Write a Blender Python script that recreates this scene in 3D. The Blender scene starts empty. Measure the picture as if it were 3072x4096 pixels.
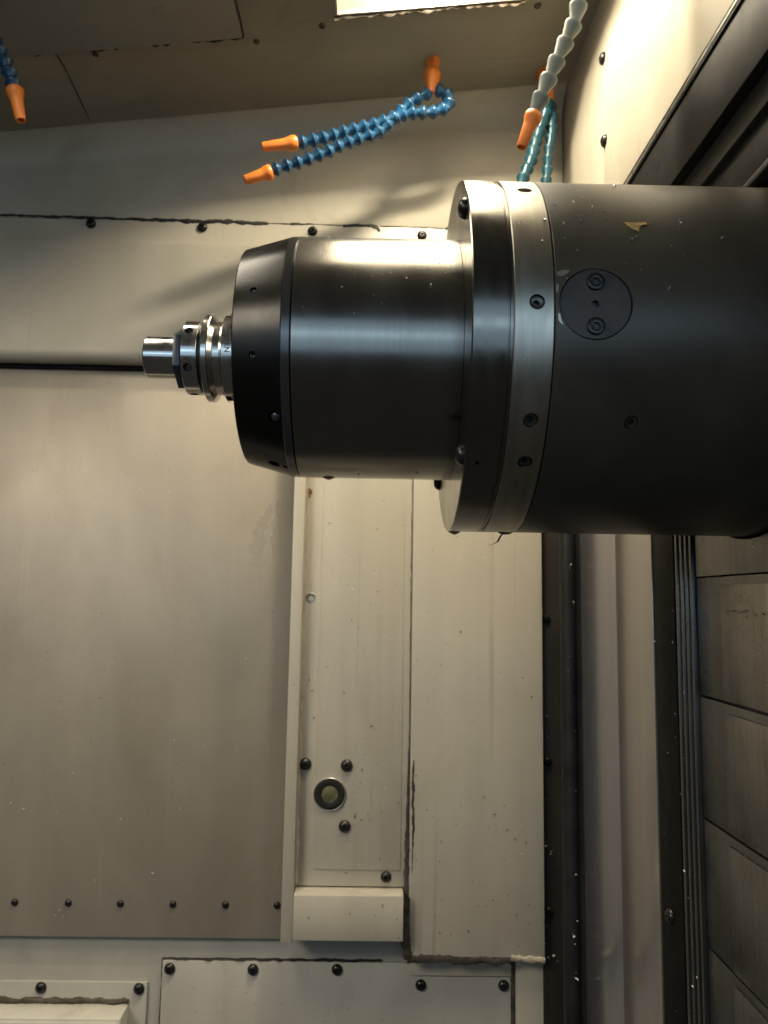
import bpy, bmesh, math, random
from mathutils import Vector, Matrix, Quaternion, noise

random.seed(7)
S = bpy.context.scene
C = S.collection
R = math.radians

# ------------------------------------------------------------------ camera
# Metres. X right, Y away from the viewer, Z up. The camera is at the origin.
YAW, PITCH, ROLL = R(0.7), R(6.7), R(0.95)
fw = Vector((math.sin(YAW)*math.cos(PITCH), math.cos(YAW)*math.cos(PITCH), math.sin(PITCH)))
r0 = Vector((math.cos(YAW), -math.sin(YAW), 0)); u0 = r0.cross(fw)
rt = math.cos(ROLL)*r0 + math.sin(ROLL)*u0
up = math.cos(ROLL)*u0 - math.sin(ROLL)*r0
cam = bpy.data.cameras.new('camera'); camo = bpy.data.objects.new('camera', cam); C.objects.link(camo)
camo.matrix_world = Matrix(((rt.x, up.x, -fw.x, 0), (rt.y, up.y, -fw.y, 0), (rt.z, up.z, -fw.z, 0), (0, 0, 0, 1)))
cam.sensor_fit = 'VERTICAL'; cam.sensor_height = 36.0; cam.lens = 36.0*3000/4096
cam.clip_start = 0.01; cam.clip_end = 50
cam.dof.use_dof = True; cam.dof.focus_distance = 0.56; cam.dof.aperture_fstop = 13
S.camera = camo

# ------------------------------------------------------------------ world, lamps, exposure
w = bpy.data.worlds.new('World'); S.world = w; w.use_nodes = True
w.node_tree.nodes['Background'].inputs[0].default_value = (1.0, 0.94, 0.84, 1)
w.node_tree.nodes['Background'].inputs[1].default_value = 0.035

def area(name, loc, target, sx, sy, power, col):
    l = bpy.data.lights.new(name, 'AREA'); l.shape = 'RECTANGLE'; l.size = sx; l.size_y = sy
    l.energy = power; l.color = col
    o = bpy.data.objects.new(name, l); C.objects.link(o); o.location = loc
    o.rotation_euler = (Vector(target)-Vector(loc)).to_track_quat('-Z', 'Y').to_euler()
    return o
# daylight coming in through the open machine door behind the viewer, and the shop's tube light above it
area('door_daylight', (0.0, -0.60, 0.27), (0.0, 0.6, 0.17), 2.4, 0.56, 3.7, (0.52, 0.76, 1.0))
area('shop_tube_light', (0.0, -1.2, 0.37), (0.0, 0.6, 0.18), 2.6, 0.13, 2.2, (0.56, 0.80, 1.0))
# fill light added at the front left to lift the lower walls
area('front_left_fill', (-1.05, -0.30, 0.66), (-0.05, 1.05, -0.60), 0.6, 0.4, 3.0, (1.0, 0.90, 0.74)).data.spread = R(80)
# the enclosure's second ceiling lamp, over the hatch and out of the picture
area('left_ceiling_lamp', (-0.42, 0.52, 0.655), (-0.40, 0.56, 0.0), 0.26, 0.30, 2.2, (1.0, 0.90, 0.72)).data.spread = R(128)
LAMP_STRENGTH = 10.5            # diffuser
LED_STRENGTH = 760.0            # the LED bar behind it
LAMP_COLOR = (1.0, 0.88, 0.66)

S.view_settings.view_transform = 'Standard'; S.view_settings.look = 'None'
S.view_settings.exposure = 0.0; S.view_settings.gamma = 1.0
S.view_settings.use_curve_mapping = False
S.render.engine = 'CYCLES'
S.cycles.max_bounces = 10; S.cycles.diffuse_bounces = 6; S.cycles.glossy_bounces = 5
S.cycles.sample_clamp_indirect = 4.0

# ------------------------------------------------------------------ materials
def lk(nt, a, b): nt.links.new(a, b)

def surf(name, col, rough=0.5, metal=0.0, var=0.10, vscale=(6, 6, 6), col2=None,
         streak=0.0, sscale=(60, 60, 2), speck=0.0, speckcol=(0.05, 0.04, 0.03), speckscale=220,
         rvar=0.12, rscale=(20, 20, 20), bump=0.0, bscale=(400, 400, 400), spec=0.5, stain=None, aniso=0.0, coat=0.0, dent=0.0, drip=0.0, dripcol=(0.20, 0.17, 0.12)):
    """Principled surface: broad colour drift, long streaks, specks, uneven gloss and a fine bump."""
    m = bpy.data.materials.new(name); m.use_nodes = True; nt = m.node_tree; N = nt.nodes
    b = N['Principled BSDF']
    geo = N.new('ShaderNodeNewGeometry')
    def nz(scale, detail=4, dist=0.0, rough_=0.55, off=(0, 0, 0)):
        mp = N.new('ShaderNodeMapping'); mp.inputs['Scale'].default_value = scale; mp.inputs['Location'].default_value = off
        lk(nt, geo.outputs['Position'], mp.inputs['Vector'])
        t = N.new('ShaderNodeTexNoise'); t.inputs['Scale'].default_value = 1.0
        t.inputs['Detail'].default_value = detail; t.inputs['Roughness'].default_value = rough_
        t.inputs['Distortion'].default_value = dist
        lk(nt, mp.outputs['Vector'], t.inputs['Vector']); return t.outputs['Fac']
    def mrange(v, a, c, lo, hi):
        t = N.new('ShaderNodeMapRange'); t.inputs[1].default_value = a; t.inputs[2].default_value = c
        t.inputs[3].default_value = lo; t.inputs[4].default_value = hi; lk(nt, v, t.inputs[0]); return t.outputs[0]
    def mix(f, a, c, mode='MIX'):
        t = N.new('ShaderNodeMix'); t.data_type = 'RGBA'; t.blend_type = mode
        if isinstance(f, float): t.inputs[0].default_value = f
        else: lk(nt, f, t.inputs[0])
        for k, v in ((6, a), (7, c)):
            if isinstance(v, tuple): t.inputs[k].default_value = v+(1,)
            else: lk(nt, v, t.inputs[k])
        return t.outputs[2]
    c2 = col2 or tuple(x*(1-2.2*var) for x in col)
    c1 = tuple(min(1, x*(1+var)) for x in col)
    out = mix(mrange(nz(vscale, 5, 0.6), 0.3, 0.7, 0, 1), c1, c2)
    if streak:
        s = mrange(nz(sscale, 4, 0.15), 0.35, 0.7, 1.0, 1.0-streak)
        g = N.new('ShaderNodeCombineColor')
        for k in range(3): lk(nt, s, g.inputs[k])
        out = mix(1.0, out, g.outputs[0], 'MULTIPLY')
    if stain:
        scol, amt, sc = stain
        out = mix(mrange(nz(sc, 6, 1.2, 0.65, (3.1, 1.7, 5.3)), 0.56, 0.74, 0.0, amt), out, scol)
    if speck:
        out = mix(mrange(nz((speckscale,)*3, 2), 0.76-0.1*speck, 0.80-0.08*speck, 0.0, 0.8), out, speckcol)
    if drip:
        g1 = mrange(nz((130, 130, 2.2), 3, 0.1, 0.5, (7.7, 2.2, 0.4)), 0.60, 0.72, 0.0, drip)
        g2 = mrange(nz((7, 7, 5), 3, 0.0, 0.5, (1.1, 8.2, 4.4)), 0.42, 0.62, 0.0, 1.0)
        mm = N.new('ShaderNodeMath'); mm.operation = 'MULTIPLY'; lk(nt, g1, mm.inputs[0]); lk(nt, g2, mm.inputs[1])
        out = mix(mm.outputs[0], out, dripcol)
    lk(nt, out, b.inputs['Base Color'])
    b.inputs['Metallic'].default_value = metal
    lk(nt, mrange(nz(rscale, 5, 0.3), 0.3, 0.7, max(0.03, rough-rvar), min(1, rough+rvar)), b.inputs['Roughness'])
    b.inputs['Specular IOR Level'].default_value = spec
    if coat: b.inputs['Coat Weight'].default_value = coat; b.inputs['Coat Roughness'].default_value = 0.15
    if aniso: b.inputs['Anisotropic'].default_value = aniso
    if bump:
        bp = N.new('ShaderNodeBump'); bp.inputs['Strength'].default_value = bump; bp.inputs['Distance'].default_value = 0.0005
        lk(nt, nz(bscale, 4), bp.inputs['Height']); lk(nt, bp.outputs['Normal'], b.inputs['Normal'])
        if dent:
            b3 = N.new('ShaderNodeBump'); b3.inputs['Strength'].default_value = dent; b3.inputs['Distance'].default_value = 0.004
            lk(nt, nz((9, 9, 7), 2), b3.inputs['Height']); lk(nt, b3.outputs['Normal'], bp.inputs['Normal'])
    return m

M = {}
M['cream'] = surf('cream_paint', (0.475, 0.435, 0.352), 0.40, var=0.05, vscale=(3, 3, 2), streak=0.08, sscale=(28, 28, 1.6), dent=0.25, drip=0.35,
                  speck=0.34, stain=((0.33, 0.28, 0.20), 0.30, (9, 9, 3)), bump=0.10, bscale=(500, 500, 500))
M['cream_clean'] = surf('cream_paint_clean', (0.46, 0.42, 0.338), 0.42, var=0.05, vscale=(4, 4, 3), streak=0.05, sscale=(20, 20, 1.6), dent=0.25, drip=0.18,
                        speck=0.22, stain=((0.32, 0.28, 0.21), 0.2, (8, 8, 6)), bump=0.08)
M['grey_paint'] = surf('grey_green_paint', (0.45, 0.425, 0.365), 0.45, var=0.06, vscale=(4, 4, 3), streak=0.10, sscale=(25, 25, 2),
                       speck=0.35, stain=((0.24, 0.24, 0.20), 0.3, (12, 12, 6)), bump=0.10)
M['ceiling'] = surf('ceiling_paint', (0.48, 0.437, 0.348), 0.50, spec=0.3, var=0.07, vscale=(3, 3, 3), streak=0.08, sscale=(4, 30, 4), speck=0.28,
                    stain=((0.25, 0.22, 0.17), 0.40, (7, 10, 7)), bump=0.06, dent=0.2)
M['hatch'] = surf('hatch_paint', (0.16, 0.152, 0.133), 0.36, var=0.10, vscale=(5, 5, 5), speck=0.28, bump=0.05, dent=0.15, stain=((0.11, 0.10, 0.08), 0.4, (9, 9, 9)))
M['door'] = surf('door_stainless', (0.415, 0.360, 0.285), 0.44, metal=0.35, var=0.10, vscale=(5, 5, 2.6), streak=0.06, sscale=(22, 22, 1.0), drip=0.22, dripcol=(0.50, 0.47, 0.41),
                 stain=((0.32, 0.265, 0.185), 0.7, (5.5, 5.5, 2.6)), speck=0.25, rvar=0.08, rscale=(6, 6, 4), bump=0.04, bscale=(900, 900, 20), dent=0.15)
M['dark_paint'] = surf('dark_brown_paint', (0.030, 0.025, 0.021), 0.5, var=0.15, streak=0.2, speck=0.2, speckcol=(0.2, 0.19, 0.17), bump=0.1)
M['rubber'] = surf('black_rubber', (0.009, 0.009, 0.0095), 0.5, var=0.2, bump=0.1)
M['black_frame'] = surf('black_frame', (0.0075, 0.0072, 0.0065), 0.60, var=0.2, streak=0.2, bump=0.1, speck=0.15, speckcol=(0.08, 0.075, 0.07), spec=0.10)
M['cover_steel'] = surf('cover_steel', (0.14, 0.14, 0.137), 0.30, metal=0.8, var=0.12, vscale=(9, 9, 3), streak=0.35, sscale=(300, 300, 3), rvar=0.1,
                        bump=0.08, bscale=(1500, 1500, 20))
M['cover_sheet'] = surf('cover_sheet', (0.265, 0.248, 0.218), 0.27, metal=0.8, var=0.10, vscale=(12, 12, 3), streak=0.38, sscale=(260, 260, 2.5),
                        stain=((0.10, 0.085, 0.06), 0.6, (30, 30, 10)), drip=0.8, dripcol=(0.46, 0.45, 0.42), bump=0.08, bscale=(1500, 1500, 20), dent=0.2)
M['cover_grey'] = surf('cover_grey_strip', (0.022, 0.0215, 0.019), 0.6, metal=0.0, var=0.15, vscale=(20, 6, 20), bump=0.08, spec=0.15)
M['steel_edge'] = surf('bright_steel_edge', (0.50, 0.48, 0.44), 0.32, metal=0.9, var=0.1)
M['body'] = surf('black_satin_housing', (0.048, 0.042, 0.031), 0.32, var=0.16, vscale=(14, 14, 14), speck=0.24, speckcol=(0.10, 0.09, 0.07), speckscale=420,
                 rvar=0.03, rscale=(22, 22, 22), bump=0.09, bscale=(900, 900, 900), spec=0.5)
M['nose'] = surf('ground_steel_dark', (0.27, 0.258, 0.232), 0.22, metal=1.0, var=0.06, vscale=(14, 10, 10), rvar=0.035, rscale=(30, 14, 14), speck=0.30, speckcol=(0.55, 0.52, 0.46), speckscale=650,
                 streak=0.07, sscale=(700, 8, 8), bump=0.05, bscale=(1600, 60, 60))
M['flange'] = surf('turned_steel', (0.21, 0.20, 0.18), 0.20, metal=1.0, var=0.06, vscale=(12, 12, 12), rvar=0.06, rscale=(80, 20, 20),
                   bump=0.12, bscale=(2200, 70, 70))
M['ring'] = surf('brushed_steel_ring', (0.48, 0.45, 0.385), 0.33, metal=1.0, var=0.08, vscale=(60, 16, 16), streak=0.18, sscale=(220, 14, 14), rvar=0.07,
                 bump=0.10, bscale=(1800, 60, 60))
M['cap'] = surf('black_oxide_cap', (0.024, 0.0235, 0.022), 0.25, metal=0.85, var=0.12, vscale=(14, 14, 14), rvar=0.06, bump=0.08, bscale=(1600, 80, 80))
M['cover_disc'] = surf('access_cover_steel', (0.050, 0.042, 0.037), 0.33, metal=0.3, var=0.15, vscale=(40, 40, 40), speck=0.2, bump=0.1)
M['cap_band'] = surf('black_oxide_band', (0.13, 0.128, 0.128), 0.20, metal=0.85, var=0.1, rvar=0.05)
M['black_steel'] = surf('black_oxide', (0.016, 0.016, 0.016), 0.32, metal=0.3, var=0.15, rvar=0.08)
M['nut'] = surf('blued_nut', (0.035, 0.045, 0.055), 0.34, metal=0.4, var=0.12, bump=0.15, bscale=(1500, 1500, 1500))
M['chrome'] = surf('polished_holder_steel', (0.62, 0.60, 0.57), 0.17, metal=1.0, var=0.05, vscale=(30, 30, 30), rvar=0.06, rscale=(200, 40, 40), bump=0.05, bscale=(2500, 100, 100))
M['worn'] = surf('worn_holder_steel', (0.60, 0.575, 0.53), 0.19, metal=1.0, var=0.07, vscale=(120, 60, 60), rvar=0.06, rscale=(150, 150, 150), bump=0.05, bscale=(900, 400, 400))
M['screw'] = surf('black_screw', (0.030, 0.029, 0.027), 0.26, metal=0.5, var=0.2, rvar=0.1)
M['set_steel'] = surf('dull_set_screw', (0.10, 0.095, 0.085), 0.30, metal=0.8, var=0.15)
M['zinc'] = surf('zinc_screw', (0.34, 0.33, 0.30), 0.36, metal=0.9, var=0.15)
M['orange'] = surf('orange_plastic', (0.80, 0.225, 0.035), 0.38, var=0.07, vscale=(60, 60, 60), rvar=0.08, bump=0.05)
M['orange_in'] = surf('orange_bore', (0.42, 0.07, 0.015), 0.5, var=0.05)
M['blue'] = surf('blue_plastic', (0.012, 0.066, 0.145), 0.30, var=0.16, vscale=(40, 40, 40), rvar=0.10, spec=0.55, stain=((0.06, 0.10, 0.13), 0.4, (90, 90, 90)))
M['teal'] = surf('teal_plastic', (0.006, 0.048, 0.070), 0.34, var=0.16, vscale=(40, 40, 40), rvar=0.08, spec=0.3)
M['greyhose'] = surf('grey_plastic', (0.15, 0.18, 0.19), 0.42, var=0.10, vscale=(45, 45, 20), rvar=0.08,
                     col2=(0.165, 0.175, 0.145), stain=((0.09, 0.10, 0.05), 0.5, (120, 120, 120)))
M['sealant'] = surf('black_sealant', (0.018, 0.017, 0.015), 0.6, var=0.3, bump=0.4, bscale=(300, 300, 300))
M['sealant_grey'] = surf('dirty_sealant', (0.060, 0.053, 0.042), 0.6, var=0.3, vscale=(40, 40, 40), stain=((0.02, 0.017, 0.012), 0.8, (60, 60, 25)), bump=0.3, bscale=(300, 300, 300), spec=0.3)
M['seam'] = surf('seam_grime', (0.20, 0.17, 0.13), 0.55, var=0.3, vscale=(60, 60, 30), stain=((0.08, 0.06, 0.04), 0.8, (40, 40, 30)))
M['sealant_tan'] = surf('tan_sealant', (0.40, 0.34, 0.25), 0.5, var=0.12, vscale=(40, 40, 40), bump=0.2)
M['dirt'] = surf('brown_grime', (0.075, 0.055, 0.035), 0.7, var=0.3, vscale=(80, 80, 80), bump=0.5, bscale=(400, 400, 400))
M['rust'] = surf('rust_spot', (0.22, 0.11, 0.035), 0.8, var=0.3, vscale=(200, 200, 200))
M['chip'] = surf('aluminium_chip', (0.80, 0.80, 0.80), 0.30, metal=1.0, var=0.1)
M['chip_white'] = surf('pale_chip', (0.72, 0.71, 0.67), 0.4, metal=0.2, var=0.1)
M['residue'] = surf('dried_coolant', (0.50, 0.47, 0.42), 0.6, var=0.15, vscale=(80, 80, 30))
M['chip_dull'] = surf('dull_chip', (0.16, 0.14, 0.11), 0.5, metal=0.4, var=0.3)
M['flake'] = surf('brass_coloured_flake', (0.50, 0.37, 0.17), 0.38, metal=0.7, var=0.15, vscale=(200, 200, 200), stain=((0.2, 0.12, 0.05), 0.6, (250, 250, 250)))
M['barepatch'] = surf('bare_metal_patch', (0.42, 0.40, 0.34), 0.40, metal=0.8, var=0.15)
M['lens_dark'] = surf('gland_rubber', (0.012, 0.012, 0.011), 0.55, var=0.2, spec=0.25)
M['lens_glass'] = surf('yellow_green_lens', (0.17, 0.165, 0.085), 0.5, var=0.3, vscale=(60, 60, 60), spec=0.2)
M['white'] = surf('white_paint', (0.66, 0.62, 0.52), 0.45, var=0.06, streak=0.1, sscale=(30, 30, 20), speck=0.3, stain=((0.30, 0.22, 0.10), 0.5, (25, 25, 25)), bump=0.08)
M['recess'] = surf('grimy_recess', (0.17, 0.145, 0.105), 0.5, var=0.15, vscale=(40, 40, 40), stain=((0.05, 0.03, 0.015), 0.9, (45, 45, 90)))
M['lavender'] = surf('lavender_shade_sheet', (0.36, 0.35, 0.385), 0.22, metal=0.75, var=0.05, vscale=(5, 5, 3), streak=0.08, speck=0.25, speckcol=(0.5, 0.48, 0.46), rvar=0.02, bump=0.03)  # cool shade and reflected tone put into the sheet's base colour
M['mauve'] = surf('mauve_shade_sheet', (0.43, 0.395, 0.375), 0.24, metal=0.75, var=0.05, vscale=(5, 5, 3), streak=0.08, speck=0.2, rvar=0.02, bump=0.03)  # shaded tone of the side wall put into the base colour
M['ink'] = surf('engraved_ink', (0.012, 0.014, 0.018), 0.5, var=0.1)
m = bpy.data.materials.new('coolant_drop'); m.use_nodes = True
b = m.node_tree.nodes['Principled BSDF']; b.inputs['Base Color'].default_value = (0.55, 0.40, 0.22, 1)
b.inputs['Transmission Weight'].default_value = 0.9; b.inputs['Roughness'].default_value = 0.05; b.inputs['IOR'].default_value = 1.36
M['drop'] = m
m = bpy.data.materials.new('lamp_lens'); m.use_nodes = True; nt = m.node_tree
b = nt.nodes['Principled BSDF']; b.inputs['Base Color'].default_value = (0.8, 0.75, 0.6, 1)
b.inputs['Emission Color'].default_value = LAMP_COLOR+(1,); b.inputs['Emission Strength'].default_value = LAMP_STRENGTH
M['lamp'] = m
m = m.copy(); m.name = 'led_bar'; M['led'] = m
m.node_tree.nodes['Principled BSDF'].inputs['Emission Strength'].default_value = LED_STRENGTH

# ------------------------------------------------------------------ object helpers
AY, AZ = 0.55, 0.1785                      # the spindle axis runs along X here
WP = {}                                    # world position of each object's origin (no rotations on parents)

def reg(o, parent, loc, rot=None):
    base = WP[parent.name] if parent is not None else Vector((0, 0, 0))
    if parent is not None: o.parent = parent
    o.location = Vector(loc)-base
    if rot is not None:
        o.rotation_mode = 'QUATERNION'; o.rotation_quaternion = rot
    C.objects.link(o); WP[o.name] = Vector(loc)
    return o

def tag(o, label=None, cat=None, group=None, kind=None):
    if label: o['label'] = label
    if cat: o['category'] = cat
    if group: o['group'] = group
    if kind: o['kind'] = kind
    return o

def thing(name, loc, label, cat, group=None):
    o = bpy.data.objects.new(name, None); o.empty_display_size = 0.02
    reg(o, None, loc); return tag(o, label, cat, group)

def mk(name, me, mat, parent=None, loc=(0, 0, 0), rot=None):
    if mat is not None and not me.materials: me.materials.append(M[mat])
    return reg(bpy.data.objects.new(name, me), parent, loc, rot)

def fin(bm, name, smooth=None):
    me = bpy.data.meshes.new(name); bm.normal_update(); bm.to_mesh(me); bm.free()
    if smooth is not None:
        for p in me.polygons: p.use_smooth = True
        me.set_sharp_from_angle(angle=R(smooth))
    return me

def recenter(me):
    n = len(me.vertices); c = sum((v.co for v in me.vertices), Vector())/n
    me.transform(Matrix.Translation(-c)); return c

def box(name, x, y, z, mat, parent=None, bev=0.001, seg=2):
    bm = bmesh.new(); bmesh.ops.create_cube(bm, size=1)
    c = Vector(((x[0]+x[1])/2, (y[0]+y[1])/2, (z[0]+z[1])/2))
    bmesh.ops.scale(bm, vec=(abs(x[1]-x[0]), abs(y[1]-y[0]), abs(z[1]-z[0])), verts=bm.verts)
    if bev: bmesh.ops.bevel(bm, geom=bm.edges[:], offset=bev, segments=seg, affect='EDGES', profile=0.5)
    return mk(name, fin(bm, name, 40), mat, parent, c)

def prism(name, poly, axis, a0, a1, mat, parent=None, bev=0.0008, smooth=40):
    """poly: 2D outline; extruded along axis 'X' (poly=(y,z)) or 'Y' (poly=(x,z))."""
    bm = bmesh.new()
    def P(p, a): return Vector((a, p[0], p[1])) if axis == 'X' else Vector((p[0], a, p[1]))
    v0 = [bm.verts.new(P(p, a0)) for p in poly]; v1 = [bm.verts.new(P(p, a1)) for p in poly]
    n = len(poly)
    bm.faces.new(v0); bm.faces.new(v1[::-1])
    for i in range(n): bm.faces.new((v0[i], v0[(i+1) % n], v1[(i+1) % n], v1[i]))
    bmesh.ops.recalc_face_normals(bm, faces=bm.faces)
    if bev: bmesh.ops.bevel(bm, geom=bm.edges[:], offset=bev, segments=2, affect='EDGES', profile=0.5)
    me = fin(bm, name, smooth); c = recenter(me)
    return mk(name, me, mat, parent, c)

def lathe_z(prof, seg=32, name='lathe', sm=35, caps=True):
    """prof: list of (z, r) along local Z."""
    bm = bmesh.new(); rings = []
    for z, r in prof:
        if r < 1e-6: rings.append([bm.verts.new((0, 0, z))])
        else: rings.append([bm.verts.new((r*math.cos(2*math.pi*i/seg), r*math.sin(2*math.pi*i/seg), z)) for i in range(seg)])
    for a, b2 in zip(rings, rings[1:]):
        for i in range(seg):
            j = (i+1) % seg
            if len(a) == 1 and len(b2) == 1: continue
            if len(a) == 1: bm.faces.new((a[0], b2[i], b2[j]))
            elif len(b2) == 1: bm.faces.new((a[i], a[j], b2[0]))
            else: bm.faces.new((a[i], a[j], b2[j], b2[i]))
    bmesh.ops.recalc_face_normals(bm, faces=bm.faces)
    return fin(bm, name, sm)

_heads = {}
def head_mesh(kind, d, mat):
    """Screw heads about local Z: 'button' dome or 'cap' flat top or 'set' plug, each with a hex socket."""
    key = (kind, round(d*1e5), mat)
    if key in _heads: return _heads[key]
    r = d/2; bm = bmesh.new(); seg = 24
    if kind == 'button':
        h = d*0.34; prof = [(-0.0005, r*0.98), (h*0.12, r), (h*0.45, r*0.93), (h*0.75, r*0.77), (h*0.93, r*0.58), (h, r*0.44)]; hx = r*0.30; dep = h*0.55
    elif kind == 'cap':
        h = d*0.32; prof = [(-0.003, r*0.97), (h*0.8, r*0.99), (h*0.95, r*0.95), (h, r*0.88), (h, r*0.6)]; hx = r*0.45; dep = d*0.35
    else:
        h = 0.0; prof = [(-0.004, r), (-0.0004, r), (0, r*0.90), (-0.0004, r*0.62)]; hx = r*0.46; dep = d*0.4
    top = prof[-1][0]
    def ring(z, rr): return [bm.verts.new((rr*math.cos(2*math.pi*i/seg), rr*math.sin(2*math.pi*i/seg), z)) for i in range(seg)]
    def hexr(z, k=1.0):
        out = []
        for i in range(seg):
            t = 2*math.pi*i/seg; a = (t % (math.pi/3))-math.pi/6; rr = k*hx*0.9/math.cos(a)
            out.append(bm.verts.new((rr*math.cos(t), rr*math.sin(t), z)))
        return out
    rings = [ring(z, rr) for z, rr in prof]+[hexr(top-0.0001), hexr(top-dep)]
    for a, b2 in zip(rings, rings[1:]):
        for i in range(seg): bm.faces.new((a[i], a[(i+1) % seg], b2[(i+1) % seg], b2[i]))
    bm.faces.new(rings[-1])
    bmesh.ops.recalc_face_normals(bm, faces=bm.faces)
    me = fin(bm, 'screw_head', 32); me.materials.append(M[mat]); _heads[key] = me
    return me

def screw(parent, loc, nrm, d, kind='button', mat='screw', name='screw'):
    q = Vector(nrm).to_track_quat('Z', 'Y') @ Quaternion((0, 0, 1), random.uniform(0, 1))
    return mk(name, head_mesh(kind, d, mat), None, parent, loc, q)

# lathe about the spindle axis --------------------------------------------------
def rad(phi):                              # phi = 0 faces the viewer, 90 deg is up
    return Vector((0, -math.cos(R(phi)), math.sin(R(phi))))
def on_axis(x, r, phi): return Vector((x, AY, AZ))+rad(phi)*r

def turned(name, prof, mat, parent, seg=160, cuts=(), boxes=()):
    """prof: (x, r) closed outline in mm from one end to the other; cuts: (x, phi, radius, bottom r) radial holes in mm."""
    bm = bmesh.new()
    rings = []
    for x, r in prof:
        rings.append([bm.verts.new((x/1000, -r/1000*math.cos(2*math.pi*i/seg), r/1000*math.sin(2*math.pi*i/seg))) for i in range(seg)])
    for a, b2 in zip(rings, rings[1:]):
        for i in range(seg): bm.faces.new((a[i], a[(i+1) % seg], b2[(i+1) % seg], b2[i]))
    bm.faces.new(rings[0]); bm.faces.new(rings[-1])
    bmesh.ops.recalc_face_normals(bm, faces=bm.faces)
    me = fin(bm, name)
    if cuts or boxes:
        cb = bmesh.new()
        for (x, phi, rr, rb) in cuts:
            d = rad(phi); q = d.to_track_quat('Z', 'X').to_matrix().to_4x4()
            h = 0.06; ctr = Vector((x/1000, 0, 0))+d*(rb/1000+h/2)
            bmesh.ops.create_cone(cb, cap_ends=True, segments=28, radius1=rr/1000, radius2=rr/1000, depth=h, matrix=Matrix.Translation(ctr) @ q)
        for (x0, x1, phi, wd, rb, rtop) in boxes:
            d = rad(phi); q = d.to_track_quat('Z', 'X').to_matrix().to_4x4()
            ctr = Vector(((x0+x1)/2000, 0, 0))+d*((rb+rtop)/2000)
            sc = Matrix.Diagonal(((x1-x0)/1000, wd/1000, (rtop-rb)/1000, 1))
            bmesh.ops.create_cube(cb, size=1, matrix=Matrix.Translation(ctr) @ q @ sc)
        cme = bpy.data.meshes.new('cut'); cb.to_mesh(cme); cb.free()
        a = bpy.data.objects.new('tmp_a', me); c2 = bpy.data.objects.new('tmp_b', cme); C.objects.link(a); C.objects.link(c2)
        md = a.modifiers.new('b', 'BOOLEAN'); md.operation = 'DIFFERENCE'; md.object = c2; md.solver = 'EXACT'
        dg = bpy.context.evaluated_depsgraph_get(); dg.update()
        me2 = bpy.data.meshes.new_from_object(a.evaluated_get(dg))
        bpy.data.objects.remove(a); bpy.data.objects.remove(c2); bpy.data.meshes.remove(me); me = me2; me.name = name
    # analytic normals on every turned face, flat ones on the walls of the holes
    nrm = []
    for p in me.polygons:
        p.use_smooth = True
        fn = p.normal; fx = fn.x
        for vi in p.vertices:
            v = me.vertices[vi].co; rv = Vector((0, v.y, v.z)); n = fn.copy()
            if rv.length > 1e-5:
                rv.normalize(); fr = Vector((0, fn.y, fn.z))
                if fr.length > 0.02:
                    s = fr.normalized().dot(rv)
                    if abs(s) > 0.985: n = (Vector((fx, 0, 0))+rv*math.copysign(fr.length, s)).normalized()
            nrm.append(n)
    me.normals_split_custom_set(nrm)
    me.materials.clear()
    return mk(name, me, mat, parent, (0, AY, AZ))

def bead(name, pts, plane, wid, hgt, mat, label, var=0.6, step=0.004, parent=None, cat='sealant', seed=0):
    """Irregular bead of sealant. pts are (u, v) on a plane: ('Y', y) -> (x, z) or ('C',) -> on the ceiling (x, y)."""
    line = []
    for (a, b2) in zip(pts, pts[1:]):
        A, B = Vector(a), Vector(b2); n = max(1, int((B-A).length/step))
        for i in range(n): line.append(A.lerp(B, i/n))
    line.append(Vector(pts[-1]))
    bm = bmesh.new(); rings = []
    for i, p in enumerate(line):
        t = (line[min(i+1, len(line)-1)]-line[max(i-1, 0)]).normalized(); nn = Vector((-t.y, t.x))
        f = i/max(1, len(line)-1); wd = wid(f) if callable(wid) else wid
        def nzv(k, s): return noise.noise(Vector((p.x*s+seed*3.7, p.y*s+k*9.1, seed+k)))
        wl = wd*max(0.06, 1+var*(1.5*nzv(0, 90)+1.0*nzv(3, 350))); wr = wd*max(0.06, 1+var*(1.5*nzv(1, 90)+1.0*nzv(4, 350)))
        h = hgt*max(0.25, 1+0.8*nzv(2, 120)); off = wd*0.5*nzv(5, 60)
        row = []
        for k, hh in ((-1, 0), (-0.7, .75), (0, 1), (0.7, .75), (1, 0)):
            q = p+nn*(off+(wl if k < 0 else wr)*k)
            if plane[0] == 'Y': row.append(bm.verts.new((q.x, plane[1]-h*hh, q.y)))
            else: row.append(bm.verts.new((q.x, q.y, cz(q.x)-0.0005-h*hh)))
        rings.append(row)
    for a, b2 in zip(rings, rings[1:]):
        for i in range(4): bm.faces.new((a[i], a[i+1], b2[i+1], b2[i]))
    bm.faces.new(rings[0]); bm.faces.new(rings[-1])
    bmesh.ops.recalc_face_normals(bm, faces=bm.faces)
    me = fin(bm, name, 60); c = recenter(me)
    o = mk(name, me, mat, parent, c)
    if label: tag(o, label, cat)
    return o

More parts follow.
